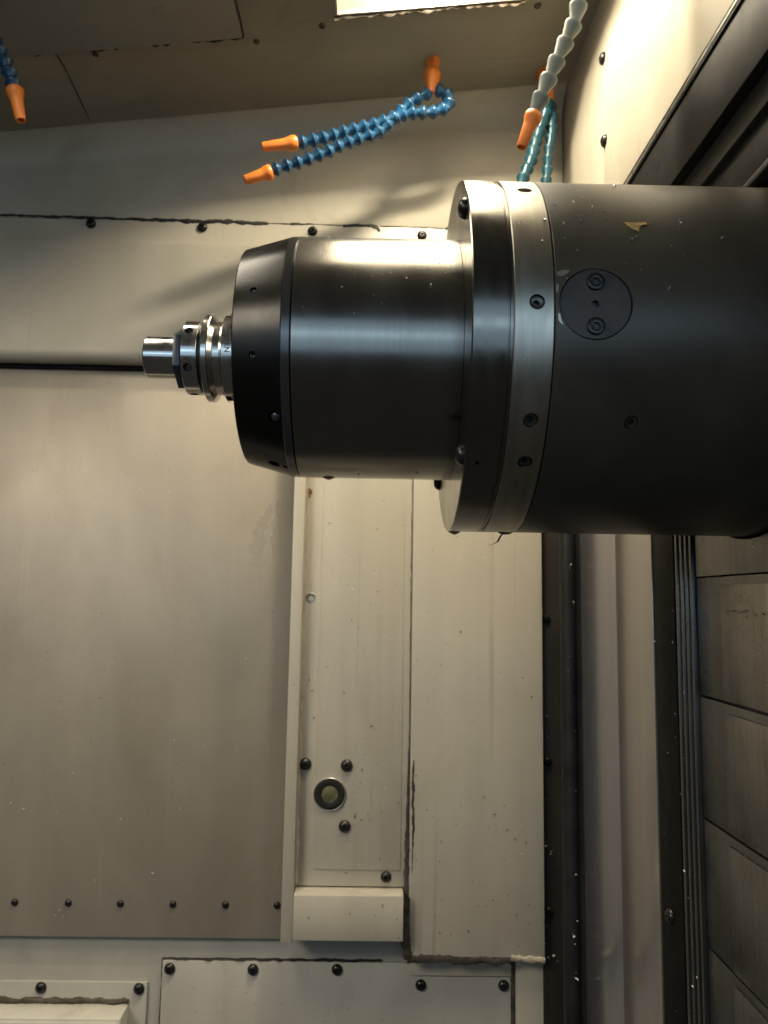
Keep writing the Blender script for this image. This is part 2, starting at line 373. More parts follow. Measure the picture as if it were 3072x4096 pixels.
def shards(name, spots, mat, label, cat='metal chips', flat=0.35):
    """Many loose chips as one mesh. spots: (point, normal, length)."""
    bm = bmesh.new()
    for (p, n, L) in spots:
        q = Vector(n).to_track_quat('Z', 'Y') @ Quaternion((0, 0, 1), random.uniform(0, 6.28)) @ Quaternion((1, 0, 0), random.uniform(-.35, .35))
        wd = L*random.uniform(0.22, 0.6); t = L*flat*random.uniform(0.4, 1)
        k = 5; pts = []
        for i in range(k):
            a = 2*math.pi*i/k+random.uniform(-.4, .4)
            pts.append(Vector((L/2*math.cos(a)*random.uniform(.6, 1), wd/2*math.sin(a)*random.uniform(.6, 1), 0)))
        bend = random.uniform(-.3, .5)*L
        lo = [bm.verts.new(Vector(p)+q @ (v+Vector((0, 0, bend*(2*v.x/L)**2*0.5)))) for v in pts]
        hi = [bm.verts.new(Vector(p)+q @ (v*0.75+Vector((0, 0, t+bend*(2*v.x/L)**2*0.5)))) for v in pts]
        for i in range(k): bm.faces.new((lo[i], lo[(i+1) % k], hi[(i+1) % k], hi[i]))
        bm.faces.new(hi); bm.faces.new(lo[::-1])
    me = fin(bm, name); c = recenter(me)
    return tag(mk(name, me, mat, None, c), label, cat, kind='stuff')

# ================================================================== THE SETTING
def cz(x): return 0.7254+0.121*x           # the ceiling falls towards the left

# back wall: the plain sheet everything else is mounted on
tag(box('back_wall', (-1.0, 0.30), (1.086, 1.10), (-0.85, 0.80), 'grey_paint', None, 0), 'grey-green painted rear sheet behind all the bolted panels', 'wall', kind='structure')
# ceiling, with the opening of the recessed lamp
LX, LY, LH = (-0.0600, 0.1750), (0.400, 0.8525), 0.068
bm = bmesh.new()
gx, gy = (-1.0, LX[0], LX[1], 0.2725), (-0.05, LY[0], LY[1], 1.0855)
gv = [[bm.verts.new((x, y, cz(x))) for y in gy] for x in gx]
for i in range(3):
    for j in range(3):
        if (i, j) != (1, 1): bm.faces.new((gv[i][j], gv[i][j+1], gv[i+1][j+1], gv[i+1][j]))
bmesh.ops.solidify(bm, geom=bm.faces[:], thickness=-0.003)
bmesh.ops.recalc_face_normals(bm, faces=bm.faces)
ceil = tag(mk('ceiling', fin(bm, 'ceiling'), 'ceiling'), 'sloping painted ceiling of the machine enclosure', 'ceiling', kind='structure')
# side wall with the opening for the moving cover
side = tag(prism('side_wall', [(0.05, 0.43), (0.7285, 0.43), (0.7285, -0.85), (1.0855, -0.85), (1.0855, 0.82), (0.05, 0.82)], 'X', 0.2735, 0.300, 'cream_clean', None, 0),
           'cream painted right-hand wall of the enclosure', 'wall', kind='structure')

# ================================================================== PANELS ON THE BACK WALL
NY = (0, -1, 0)
# wall panel above the black sealant line
t = thing('wall_panel', (-0.36, 1.05, 0.55), 'cream painted upper rear wall panel between ceiling and black sealant line', 'wall panel')
def under_ceiling(x0, x1, z0, y0, y1):
    return [(x0, z0), (x1, z0), (x1, cz(x1)-0.0015), (x0, cz(x0)-0.0015)]
prism('panel_sheet', under_ceiling(-1.0, 0.2720, 0.5495, 0, 0), 'Y', 1.0515, 1.084, 'ceiling', t, 0.0006)
bm = bmesh.new(); rows = []
for x in (-1.0, -0.6, -0.2, 0.1, 0.272):
    rows.append([bm.verts.new((x, 1.0135+0.038*math.sin(R(a)), cz(x)-0.0004-0.038*(1-math.cos(R(a))))) for a in range(0, 91, 9)])
for a, b2 in zip(rows, rows[1:]):
    for i in range(10): bm.faces.new((a[i], a[i+1], b2[i+1], b2[i]))
bmesh.ops.recalc_face_normals(bm, faces=bm.faces)
mk('corner_bend', fin(bm, 'corner_bend', 60), 'ceiling', t)
# folded panel with rounded bottom lip, below the sealant line
t = thing('folded_panel', (-0.36, 1.05, 0.34), 'cream folded sheet panel with round-head screws, ending in a rounded lip above the shutter door', 'wall panel')
lip = [(1.050, 0.548), (1.050, 0.519), (1.0475, 0.5145), (1.0462, 0.509), (1.0455, 0.47), (1.0455, 0.350)]
for k in range(1, 8):
    a = R(90*k/7); lip.append((1.0455+0.012*(1-math.cos(a)), 0.350-0.016*math.sin(a)))
lip += [(1.068, 0.334), (1.068, 0.548)]
prism('panel_sheet', lip, 'X', -1.0, 0.2345, 'cream_clean', t, 0, 30)
box('dark_strip', (-1.0, -0.114), (1.0690, 1.0744), (0.3275, 0.3338), 'black_frame', t, 0.0015)  # dark strip added to deepen the shade under the panel lip
for x, z in ((-0.587, 0.544), (-0.424, 0.542), (-0.261, 0.540), (-0.099, 0.538), (0.062, 0.535)):
    screw(t, (x, 1.050, z-0.0005), NY, 0.0150)
bead('sealant_bead', [(-0.80, 0.5500), (-0.558, 0.5520), (-0.39, 0.5505), (-0.31, 0.5495), (-0.245, 0.5490), (-0.17, 0.5480), (-0.165, 0.5480)], ('Y', 1.0505),
     lambda f: 0.0018+0.0013*max(0, math.sin(9*f)), 0.0018, 'sealant', 'long ragged black sealant line along the seam above the round-head screws', 0.75, 0.0022, seed=1)
bead('sealant_bead', [(-0.165, 0.5480), (-0.10, 0.5482), (-0.055, 0.5476)], ('Y', 1.0505), lambda f: 0.0008+0.0010*(f > .3)*(f < .6), 0.0012, 'sealant',
     'thin stretch of black sealant on the seam just left of the thick smear', 0.8, 0.0022, seed=2)
bead('sealant_bead', [(-0.055, 0.5476), (-0.030, 0.5480), (-0.012, 0.5478), (-0.004, 0.5440), (0.0, 0.5400)], ('Y', 1.0505), lambda f: 0.0026, 0.0020, 'sealant',
     'thick hooked smear of black sealant above the spindle', 0.5, 0.0022, seed=3)
bead('sealant_bead', [(0.0, 0.5475), (0.05, 0.5470), (0.12, 0.5465)], ('Y', 1.0505), lambda f: 0.0007+0.0012*(f > .75), 0.0012, 'sealant',
     'faint broken sealant line running right towards the spindle flange', 0.9, 0.0022, seed=4)

# stainless shutter door
t = thing('shutter_door', (-0.36, 1.077, -0.457), 'large brownish stainless tool-change shutter door with a row of small rivets near its bottom', 'door')
box('door_sheet', (-1.0, -0.1115), (1.0750, 1.0800), (-0.457, 0.420), 'door', t, 0.0008)
for x in (-0.547, -0.477, -0.405, -0.335, -0.264, -0.193, -0.123):
    screw(t, (x, 1.075, -0.4138), NY, 0.0098, 'button', 'screw', 'rivet')

# vertical post between the door and the panels
t = thing('door_post', (-0.105, 1.04, -0.443), 'narrow cream vertical post along the right edge of the shutter door', 'post')
box('post_strip', (-0.1125, -0.0970), (1.030, 1.0735), (-0.4425, 0.330), 'cream', t, 0.0012)
bead('sealant_bead', [(-0.0972, 0.32), (-0.0968, 0.0), (-0.0968, -0.2), (-0.0972, -0.378)], ('Y', 1.0496), lambda f: 0.0022+0.0032*max(0, f-.45), 0.0024, 'sealant_tan',
     'tan sealant fillet between the cream post and the middle panel', 0.5, 0.004, seed=5)

# middle panel
t = thing('middle_panel', (-0.023, 1.05, -0.375), 'cream middle wall panel with inset plate, four black screws and a round gland', 'wall panel')
box('panel_sheet', (-0.0965, 0.0530), (1.0500, 1.0740), (-0.3790, 0.330), 'cream', t, 0.0006)
box('inset_plate', (-0.0725, 0.0425), (1.0485, 1.0520), (-0.3575, 0.300), 'cream', t, 0.0005)
screw(t, (-0.087, 1.0494, 0.0015), NY, 0.0135, 'set', 'zinc', 'recessed_screw')
for x, z, d in ((-0.088, -0.222, .0165), (-0.032, -0.223, .0165), (-0.033, -0.302, .0165), (0.0235, -0.3665, .0145)):
    screw(t, (x, 1.0484 if x > -.07 and z > -.35 else 1.0499, z), NY, d)
# round gland with a yellowish lens
q = Vector(NY).to_track_quat('Z', 'Y'); gl = (-0.054, 1.0462, -0.2605)
g = mk('gland', lathe_z([(-0.003, 0.0216), (0.0005, 0.0216), (0.0010, 0.0211), (0.0008, 0.0205), (-0.0010, 0.0200)], 40, 'gland_rim'), 'zinc', t, gl, None)
g.rotation_mode = 'QUATERNION'; g.rotation_quaternion = q
mk('rubber_ring', lathe_z([(0.0001, 0.0202), (0.0007, 0.0185), (0.0005, 0.0145), (-0.0002, 0.0116), (-0.0015, 0.0108)], 40, 'rubber_ring'), 'lens_dark', t, gl, q)
mk('lens', lathe_z([(-0.0012, 0.0110), (-0.0006, 0.0085), (-0.0001, 0.004), (0.0, 0.0)], 32, 'gland_lens'), 'lens_glass', t, gl, q)

# ledge box under the middle panel
t = thing('ledge_box', (-0.025, 1.04, -0.449), 'cream box-shaped ledge below the middle panel with a bright lit top edge', 'ledge')
prism('ledge_body', [(1.0735, -0.3805), (1.0250, -0.3815), (1.0250, -0.4375), (1.0735, -0.4385)], 'X', -0.0965, 0.0462, 'cream', t, 0.0012)

# right panel
t = thing('right_panel', (0.144, 1.05, -0.467), 'wide cream panel between the dirty sealant seam and the dark corner strip', 'wall panel')
box('panel_sheet', (0.0540, 0.2350), (1.0490, 1.0735), (-0.4660, 0.330), 'cream', t, 0.0008)
# seam and sealants
bead('sealant_bead', [(0.0520, 0.30), (0.0518, 0.10), (0.0520, -0.06), (0.0522, -0.2)], ('Y', 1.0497), lambda f: 0.0003+0.0003*(f > .35), 0.0004, 'seam',
     'hair-thin dirty seam line between the middle and right panels', 0.9, 0.003, seed=6)
bead('sealant_bead', [(0.0516, -0.2), (0.0516, -0.28), (0.0508, -0.33), (0.0510, -0.378), (0.0520, -0.44), (0.0530, -0.4700)], ('Y', 1.0492), lambda f: 0.0008+0.0052*f**1.3, 0.0012, 'sealant_grey',
     'widening dark grimy sealant smear running down the panel seam', 0.45, 0.003, seed=7)
bead('sealant_bead', [(0.0585, -0.215), (0.0583, -0.26), (0.0590, -0.31), (0.0580, -0.36)], ('Y', 1.0489), lambda f: 0.0016*math.sin(3.1*min(1, f+.08))+.0003, 0.0008, 'sealant_grey',
     'short grimy smear beside the panel seam, on the right panel', 0.7, 0.003, seed=8)
bead('sealant_bead', [(0.053, -0.4690), (0.09, -0.4680), (0.14, -0.4705), (0.19, -0.4700)], ('Y', 1.0492), lambda f: 0.0054-0.0012*f, 0.0009, 'sealant_grey',
     'horizontal dark grimy sealant strip under the right panel', 0.45, 0.003, seed=9)
bead('sealant_bead', [(0.190, -0.4665), (0.212, -0.4680), (0.235, -0.4690)], ('Y', 1.0488), lambda f: 0.0040, 0.0020, 'sealant_tan',
     'short pale sealant smear at the lower right corner of the right panel', 0.6, 0.003, seed=10)

# lower bolted plates
t = thing('inspection_plate', (-0.04, 1.08, -0.55), 'wide grey-green bolted plate along the bottom with a stepped top edge', 'plate')
prism('plate_sheet', [(-0.2755, -0.4880), (0.0585, -0.4880), (0.0755, -0.4890), (0.0755, -0.5040), (0.1955, -0.5040), (0.1955, -0.80), (-0.2755, -0.80)], 'Y', 1.0800, 1.0855, 'grey_paint', t, 0.0006)
for x, z in ((-0.2655, -0.498), (-0.1535, -0.498), (-0.040, -0.497), (0.0735, -0.5155), (0.1855, -0.515)):
    screw(t, (x, 1.080, z), NY, 0.0150)
bead('sealant_bead', [(-0.2765, -0.64), (-0.2762, -0.4875), (-0.20, -0.4870), (0.02, -0.4870)], ('Y', 1.0853), lambda f: 0.0013, 0.0052, 'sealant',
     'dark grime line around the top left corner of the bottom plate', 0.5, 0.003, seed=11)
bead('sealant_bead', [(0.0752, -0.4885), (0.0752, -0.5035), (0.1960, -0.5035), (0.1962, -0.60)], ('Y', 1.0798), lambda f: 0.0007, 0.0006, 'sealant',
     'thin dark joint line round the stepped corner of the bottom plate', 0.5, 0.003, seed=18)
t = thing('filler_strip', (0.215, 1.08, -0.55), 'light vertical filler strip below the right panel, right of the bottom plate', 'strip')
box('strip_sheet', (0.2010, 0.2390), (1.0720, 1.0855), (-0.80, -0.4760), 'cream', t, 0.0008)
box('strip_upper', (0.0590, 0.1955), (1.0770, 1.0855), (-0.5025, -0.4760), 'cream', t, 0.0008)
bead('sealant_bead', [(0.1985, -0.4760), (0.1988, -0.53), (0.1985, -0.64)], ('Y', 1.0790), lambda f: 0.0030, 0.0025, 'sealant_grey',
     'vertical grimy sealant line right of the bottom plate', 0.4, 0.003, seed=12)
t = thing('window_plate', (-0.5, 1.08, -0.55), 'grey-green flange plate in the bottom left corner around a white box', 'plate')
box('plate_sheet', (-1.0, -0.2950), (1.0805, 1.0855), (-0.80, -0.5165), 'grey_paint', t, 0.0006)
for x in (-0.567, -0.4365, -0.3055): screw(t, (x, 1.0805, -0.5240), NY, 0.0150)
t = thing('white_box', (-0.5, 1.06, -0.62), 'white box jutting out of the bottom left corner plate', 'box')
prism('box_shell', [(1.0800, -0.5430), (1.0450, -0.5445), (1.0450, -0.80), (1.0800, -0.80)], 'X', -1.0, -0.3180, 'white', t, 0.0010)
box('box_lid', (-1.0, -0.3230), (1.0430, 1.0460), (-0.80, -0.5480), 'white', t, 0.0006)
bead('grime_line', [(-0.70, -0.5400), (-0.50, -0.5402), (-0.40, -0.5398), (-0.318, -0.5395)], ('Y', 1.0803), lambda f: 0.0034, 0.0035, 'dirt',
     'brown grime line along the top of the white box', 0.5, 0.003, cat='grime', seed=13)

# dark corner strip and rubber seal
t = thing('corner_strip', (0.254, 1.07, -0.60), 'dark brown vertical corner strip right of the wide cream panel', 'strip')
box('strip_sheet', (0.2375, 0.2730), (1.0700, 1.0855), (-0.80, 0.546), 'dark_paint', t, 0.0008)
for z in (-0.022, -0.218, -0.415): screw(t, (0.2455, 1.0700, z), NY, 0.0125)
o = mk('rubber_seal', lathe_z([(-0.80, 0.0001), (-0.80, 0.0115), (0.50, 0.0115), (0.50, 0.0001)], 32, 'rubber_seal'), 'rubber', None, (0.2615, 1.010, 0.0))
tag(o, 'black vertical rubber tube seal in the corner beside the side wall', 'seal')
box('seal_backing', (0.2700, 0.2732), (0.985, 1.069), (-0.80, 0.50), 'rubber', o, 0)

# ================================================================== SIDE WALL PANELS
NX = (-1, 0, 0)
t = thing('side_panel', (0.272, 0.6, 0.45), 'brightly lit cream side panel above the black cover frame with two dome screws', 'wall panel')
box('panel_sheet', (0.2705, 0.2733), (0.06, 0.852), (0.432, 0.676), 'cream_clean', t, 0.0006)
for z in (0.670-0.006, 0.556): screw(t, (0.2705, 0.8450, z), NX, 0.0150)
t = thing('lower_side_panel', (0.272, 0.78, -0.6), 'lower side wall panel beside the black cover frame, its lavender-grey shade put into the colour', 'wall panel')
box('panel_sheet', (0.2705, 0.2733), (0.7290, 0.838), (-0.80, 0.4300), 'mauve', t, 0.0006)
box('rear_sheet', (0.2714, 0.2733), (0.8386, 0.9840), (-0.80, 0.4300), 'lavender', t, 0.0006)

# ================================================================== TELESCOPIC COVER
t = thing('telescopic_cover', (0.276, 0.6, -0.6), 'black-framed telescopic steel way cover the spindle passes through', 'way cover')
box('top_rail', (0.2580, 0.2900), (0.06, 0.7500), (0.3715, 0.4320), 'black_frame', t, 0.0010)
e = box('edge_strip', (0.2565, 0.2702), (0.06, 0.7510), (0.4324, 0.4350), 'black_frame', t, 0.0004)
box('edge_strip', (0.2560, 0.2702), (0.06, 0.7515), (0.4353, 0.4385), 'steel_edge', t, 0.0004)
box('edge_strip', (0.2568, 0.2702), (0.06, 0.7515), (0.4388, 0.4425), 'black_frame', t, 0.0004)
box('dark_strip', (0.2670, 0.2900), (0.06, 0.7270), (0.3480, 0.3713), 'cover_grey', t, 0.0015)
box('lower_rail', (0.2715, 0.2900), (0.06, 0.7270), (0.3120, 0.3478), 'black_frame', t, 0.0010)
box('rib', (0.2695, 0.2900), (0.06, 0.7270), (0.3055, 0.3112), 'cover_grey', t, 0.0012)
box('side_rail', (0.2718, 0.2980), (0.6790, 0.7282), (-0.80, 0.3100), 'black_frame', t, 0.0012)
screw(t, (0.2718, 0.7060, -0.277), NX, 0.0130)
for k, y in enumerate((0.6715, 0.6640, 0.6570, 0.6500)):
    box('leaf_edge', (0.2722+0.0012*k, 0.2980), (y, y+0.0048), (-0.80, 0.3050), 'cover_steel', t, 0.0007)
zs = [0.0239, -0.076, -0.176, -0.277, -0.378, -0.479]
for k in range(len(zs)-1):
    z1, z0 = zs[k], zs[k+1]
    pl = box('cover_plate', (0.2785, 0.2960), (0.06, 0.6462), (z0+0.0012, z1-0.0006), 'cover_steel', t, 0.0008)
    box('face_sheet', (0.2770, 0.2790), (0.06, 0.6000), (z0+0.0020, z1-0.0075), 'cover_sheet', pl, 0.0007)

arc = [(AY+0.1290*math.sin(R(a)), AZ-0.1290*math.cos(R(a))) for a in range(48, -91, -6)]
prism('spindle_plate', [(0.06, 0.0245), (0.6462, 0.0245), (0.6462, arc[0][1])]+arc+[(0.06, AZ)], 'X', 0.2785, 0.2960, 'cover_steel', t, 0)
box('cover_back', (0.352, 0.356), (0.06, 0.95), (-0.05, 0.330), 'black_frame', t, 0)

# ================================================================== CEILING FITTINGS
# hatch
def slab(name, x, y, drop0, drop1, mat, parent=None, bev=0.0008):
    bm = bmesh.new()
    vs = [bm.verts.new((xx, yy, cz(xx)-dd)) for dd in (drop1, drop0) for (xx, yy) in ((x[0], y[0]), (x[1], y[0]), (x[1], y[1]), (x[0], y[1]))]
    for f in ((0, 1, 2, 3), (7, 6, 5, 4), (0, 4, 5, 1), (1, 5, 6, 2), (2, 6, 7, 3), (3, 7, 4, 0)): bm.faces.new([vs[i] for i in f])
    bmesh.ops.recalc_face_normals(bm, faces=bm.faces)
    if bev: bmesh.ops.bevel(bm, geom=bm.edges[:], offset=bev, segments=2, affect='EDGES', profile=0.5)
    me = fin(bm, name, 40); c = recenter(me)
    return mk(name, me, mat, parent, c)
o = slab('ceiling_hatch', (-1.0, -0.1765), (0.20, 0.8660), 0.001, 0.0085, 'hatch')
tag(o, 'dark grey ceiling hatch in the upper left with a sealed edge', 'hatch')
bead('sealant_bead', [(-0.75, 0.8635), (-0.475, 0.8675), (-0.30, 0.8680), (-0.176, 0.8690)], ('C',), lambda f: 0.0022, 0.006, 'sealant',
     'black sealant bead along the front edge of the ceiling hatch', 0.5, 0.003, seed=14)
bead('sealant_bead', [(-0.176, 0.8690), (-0.1755, 0.80), (-0.175, 0.70)], ('C',), lambda f: 0.0008, 0.004, 'sealant',
     'thin black sealant bead down the right edge of the ceiling hatch', 0.5, 0.003, seed=15)
bead('sealant_bead', [(-0.411, 0.874), (-0.410, 0.893), (-0.4135, 0.95), (-0.418, 1.006)], ('C',), lambda f: 0.0011*(1-.55*f), 0.0010, 'sealant_grey',
     'pale thin sealant line across the ceiling left of centre', 0.7, 0.003, seed=16)
for x, y, d, lab in ((-0.364, 0.881, 0.008, 'small dark screw in the ceiling below the hatch edge'), (-0.162, 0.883, 0.008, 'small dark screw in the ceiling by the hatch corner'),
                (-0.077, 0.866, 0.009, 'small dark screw in the ceiling left of the lamp'), (0.194, 0.863, 0.009, 'small dark screw in the ceiling right of the lamp')):
    s = mk('ceiling_screw', head_mesh('button', d, 'dirt'), None, None, (x, y, cz(x)-0.0002), Vector((0.12, 0, -0.993)).to_track_quat('Z', 'Y'))
    tag(s, lab, 'screw', 'screws in the ceiling')
# recessed lamp: a white box above the ceiling opening with the glowing lens at its top
t = thing('ceiling_lamp', (0.08, 0.75, cz(0.08)), 'bright rectangular work lamp recessed in the ceiling', 'lamp')
slab('lens', (LX[0]-.004, LX[1]+.004), (LY[0]-.004, LY[1]+.004), -LH-0.003, -LH, 'lamp', t, 0)
slab('led_bar', (0.045, 0.125), (0.728, 0.758), -LH+0.0005, -LH+0.004, 'led', t, 0)
for xx, yy in (((LX[0]-.004, LX[1]+.004), (LY[1], LY[1]+.004)), ((LX[0]-.004, LX[1]+.004), (LY[0]-.004, LY[0])),
               ((LX[0]-.004, LX[0]), LY), ((LX[1], LX[1]+.004), LY)):
    slab('recess_wall', xx, yy, -LH+0.0005, -0.0036, 'recess', t, 0)
for xx, yy in ((LX, (LY[1]-.0030, LY[1]-.0002)), ((LX[0]+.0002, LX[0]+.0030), (LY[0]+.0035, LY[1]-.0035))):
    slab('trim', xx, yy, -0.004, 0.0012, 'steel_edge', t, 0.0004)
bead('grime_line', [(-0.0615, 0.8540), (0.02, 0.8538), (0.12, 0.8540), (0.176, 0.8538)], ('C',), lambda f: 0.0016, 0.0040, 'dirt',
     'brown grime along the lower edge of the ceiling lamp', 0.8, 0.0025, cat='grime', seed=17)

# ------------------------------------------------------------------ coolant hoses
def hose_meshes(pitch, r, style):
    if style == 'collar':
        prof = [(0.0, r*.50), (pitch*.01, r*.93), (pitch*.04, r*1.02), (pitch*.17, r*1.02), (pitch*.22, r*.97), (pitch*.90, r*.55), (pitch*1.0, r*.52), (pitch*1.14, r*.52), (pitch*1.14, 0.0)]
    else:
        prof = [(0.0, r*.50), (pitch*.06, r*.55), (pitch*.38, r*1.0), (pitch*.44, r*1.04), (pitch*.50, r*1.03), (pitch*.54, r*.97), (pitch*.94, r*.54), (pitch*1.12, r*.50), (pitch*1.12, 0.0)]
    return lathe_z([(0, 0.0)]+prof, 28, 'hose_segment', 26)
def nozzle_mesh(L, r):
    prof = [(0.0, r*.55), (0.0004, r*.95), (L*.05, r*1.08), (L*.17, r*1.08), (L*.23, r*1.0), (L*.34, r*.83), (L*.42, r*.80), (L*.985, r*.63), (L, r*.60), (L, r*.45), (L*.8, r*.42), (L*.8, 0)]
    return lathe_z(prof, 32, 'nozzle', 40)
def resample(pts, step):
    pts = [Vector(p) for p in pts]; 
    # catmull-rom
    dense = []
    for i in range(len(pts)-1):
        p0 = pts[max(i-1, 0)]; p1 = pts[i]; p2 = pts[i+1]; p3 = pts[min(i+2, len(pts)-1)]
        for k in range(12):
            u = k/12
            dense.append(0.5*((2*p1)+(-p0+p2)*u+(2*p0-5*p1+4*p2-p3)*u*u+(-p0+3*p1-3*p2+p3)*u**3))
    dense.append(pts[-1])
    L = sum((b2-a).length for a, b2 in zip(dense, dense[1:])); n = max(1, round(L/step)); st = L/n
    out = [dense[0]]; acc = 0
    for a, b2 in zip(dense, dense[1:]):
        d = (b2-a).length
        while acc+d >= st*len(out)-1e-9 and len(out) <= n:
            u = (st*len(out)-acc)/max(d, 1e-9); out.append(a.lerp(b2, min(1, u)))
        acc += d
    if len(out) < n+1: out.append(dense[-1])
    return out, st
def run(t, pts, pitch, r, mat, flip=False, jitter=0.0, style='cone'):
    p, st = resample(pts, pitch); me = hose_meshes(st, r, style); me.materials.append(M[mat])
    for i in range(len(p)-1):
        d = (p[i+1]-p[i]).normalized()
        d = (d+Vector([random.uniform(-jitter, jitter) for _ in range(3)])).normalized()
        a = p[i]
        if flip: a = p[i+1]; d = -d
        mk('segment', me, None, t, a, d.to_track_quat('Z', 'Y'))
def nozzle(t, a, b2, r):
    a, b2 = Vector(a), Vector(b2); L = (b2-a).length
    n = mk('nozzle', nozzle_mesh(L, r), 'orange', t, a, (b2-a).to_track_quat('Z', 'Y'))
    mk('nozzle_bore', lathe_z([(0, 0), (0, r*.44)], 24, 'nozzle_bore'), 'orange_in', t, b2-(b2-a).normalized()*L*.12, (b2-a).to_track_quat('Z', 'Y'))
def fitting(t, base, end, rr):
    base, end = Vector(base), Vector(end); L = (end-base).length; q = (end-base).to_track_quat('Z', 'Y')
    hexm = lathe_z([(-0.004, rr*.82), (L*.20, rr*.82), (L*.22, rr*.76), (L*.24, rr*.66)], 6, 'fitting_hex', 20); mk('hex_base', hexm, 'orange', t, base, q)
    body = lathe_z([(L*.22, rr*.62), (L*.30, rr*.84), (L*.42, rr*1.0), (L*.55, rr*.98), (L*.72, rr*.72), (L*.90, rr*.52), (L*1.0, rr*.46), (L*1.0, 0)], 32, 'fitting_body', 50); mk('fitting_body', body, 'orange', t, base, q)

t = thing('coolant_hose', (0.068, 0.945, cz(.068)), 'pair of segmented blue coolant hoses with orange nozzles hanging from one orange ceiling fitting', 'hose', 'coolant hoses hanging from the ceiling')
fitting(t, (0.068, 0.945, cz(.068)), (0.0665, 0.947, 0.687), 0.0118)
run(t, [(0.0702, 0.9480, 0.6922), (0.0836, 0.9480, 0.6911), (0.0910, 0.9480, 0.6842), (0.0934, 0.9480, 0.6760), (0.0896, 0.9480, 0.6670), (0.0828, 0.9480, 0.6627), (0.0708, 0.9480, 0.6597), (0.0576, 0.9463, 0.6562), (0.0422, 0.9441, 0.6566), (0.0247, 0.9417, 0.6488), (-0.0010, 0.9381, 0.6357), (-0.0309, 0.9338, 0.6235), (-0.0598, 0.9297, 0.6122), (-0.0895, 0.9254, 0.6001), (-0.1114, 0.9222, 0.5937)], 0.0148, 0.0090, 'blue', jitter=.06)
nozzle(t, (-0.1104, 0.9223, 0.5938), (-0.1552, 0.9157, 0.5826), 0.0091)
run(t, [(0.0659, 0.9474, 0.6881), (0.0518, 0.9455, 0.6798), (0.0379, 0.9435, 0.6699), (0.0270, 0.9420, 0.6574), (0.0121, 0.9399, 0.6373), (-0.0031, 0.9378, 0.6221), (-0.0172, 0.9358, 0.6141), (-0.0436, 0.9320, 0.6028), (-0.0670, 0.9286, 0.5886), (-0.0885, 0.9255, 0.5756), (-0.1151, 0.9216, 0.5642), (-0.1434, 0.9175, 0.5496)], 0.0148, 0.0088, 'blue', jitter=.06)
nozzle(t, (-0.1419, 0.9177, 0.5497), (-0.1753, 0.9127, 0.5343), 0.0094)

t = thing('coolant_hose', (0.2275, 0.985, cz(.2275)), 'pair of teal segmented coolant hoses going down behind the steel flange', 'hose', 'coolant hoses hanging from the ceiling')
fitting(t, (0.2275, 0.985, cz(.2275)), (0.2350, 0.976, 0.688), 0.0112)
run(t, [(0.232, 0.970, 0.692), (0.227, 0.964, 0.676), (0.217, 0.959, 0.646), (0.208, 0.953, 0.617), (0.203, 0.947, 0.595), (0.194, 0.941, 0.573), (0.188, 0.936, 0.557), (0.175, 0.930, 0.515), (0.165, 0.925, 0.480)], 0.0170, 0.0088, 'teal', style='collar')
run(t, [(0.237, 0.975, 0.692), (0.236, 0.971, 0.677), (0.235, 0.967, 0.646), (0.230, 0.962, 0.618), (0.227, 0.958, 0.590), (0.224, 0.954, 0.568), (0.221, 0.950, 0.542), (0.219, 0.948, 0.50)], 0.0170, 0.0075, 'teal', style='collar')

t = thing('coolant_hose', (0.215, 0.640, cz(.215)), 'grey segmented coolant hose with an orange nozzle hanging in front of the bright side wall', 'hose', 'coolant hoses hanging from the ceiling')
fitting(t, (0.215, 0.638, cz(.215)), (0.207, 0.642, 0.700), 0.0118)
run(t, [(0.207, 0.642, 0.702), (0.199, 0.646, 0.650), (0.192, 0.650, 0.608), (0.189, 0.651, 0.587), (0.186, 0.652, 0.569), (0.183, 0.653, 0.553), (0.176, 0.654, 0.536), (0.169, 0.656, 0.520), (0.161, 0.657, 0.503), (0.155, 0.658, 0.486), (0.148, 0.659, 0.470), (0.144, 0.660, 0.4595)], 0.0190, 0.0084, 'greyhose', jitter=.10, style='collar')
nozzle(t, (0.1445, 0.660, 0.4605), (0.132, 0.662, 0.427), 0.0078)

t = thing('coolant_hose', (-0.470, 0.800, cz(-.47)), 'dark blue segmented hose stub with an orange nozzle at the left edge', 'hose', 'coolant hoses hanging from the ceiling')
fitting(t, (-0.470, 0.800, cz(-.47)), (-0.455, 0.800, 0.648), 0.0100)
run(t, [(-0.456, 0.800, 0.650), (-0.443, 0.800, 0.623), (-0.434, 0.800, 0.608), (-0.428, 0.800, 0.594), (-0.4195, 0.800, 0.572)], 0.0150, 0.0088, 'blue', jitter=.06)
nozzle(t, (-0.4200, 0.800, 0.573), (-0.410, 0.800, 0.534), 0.0088)

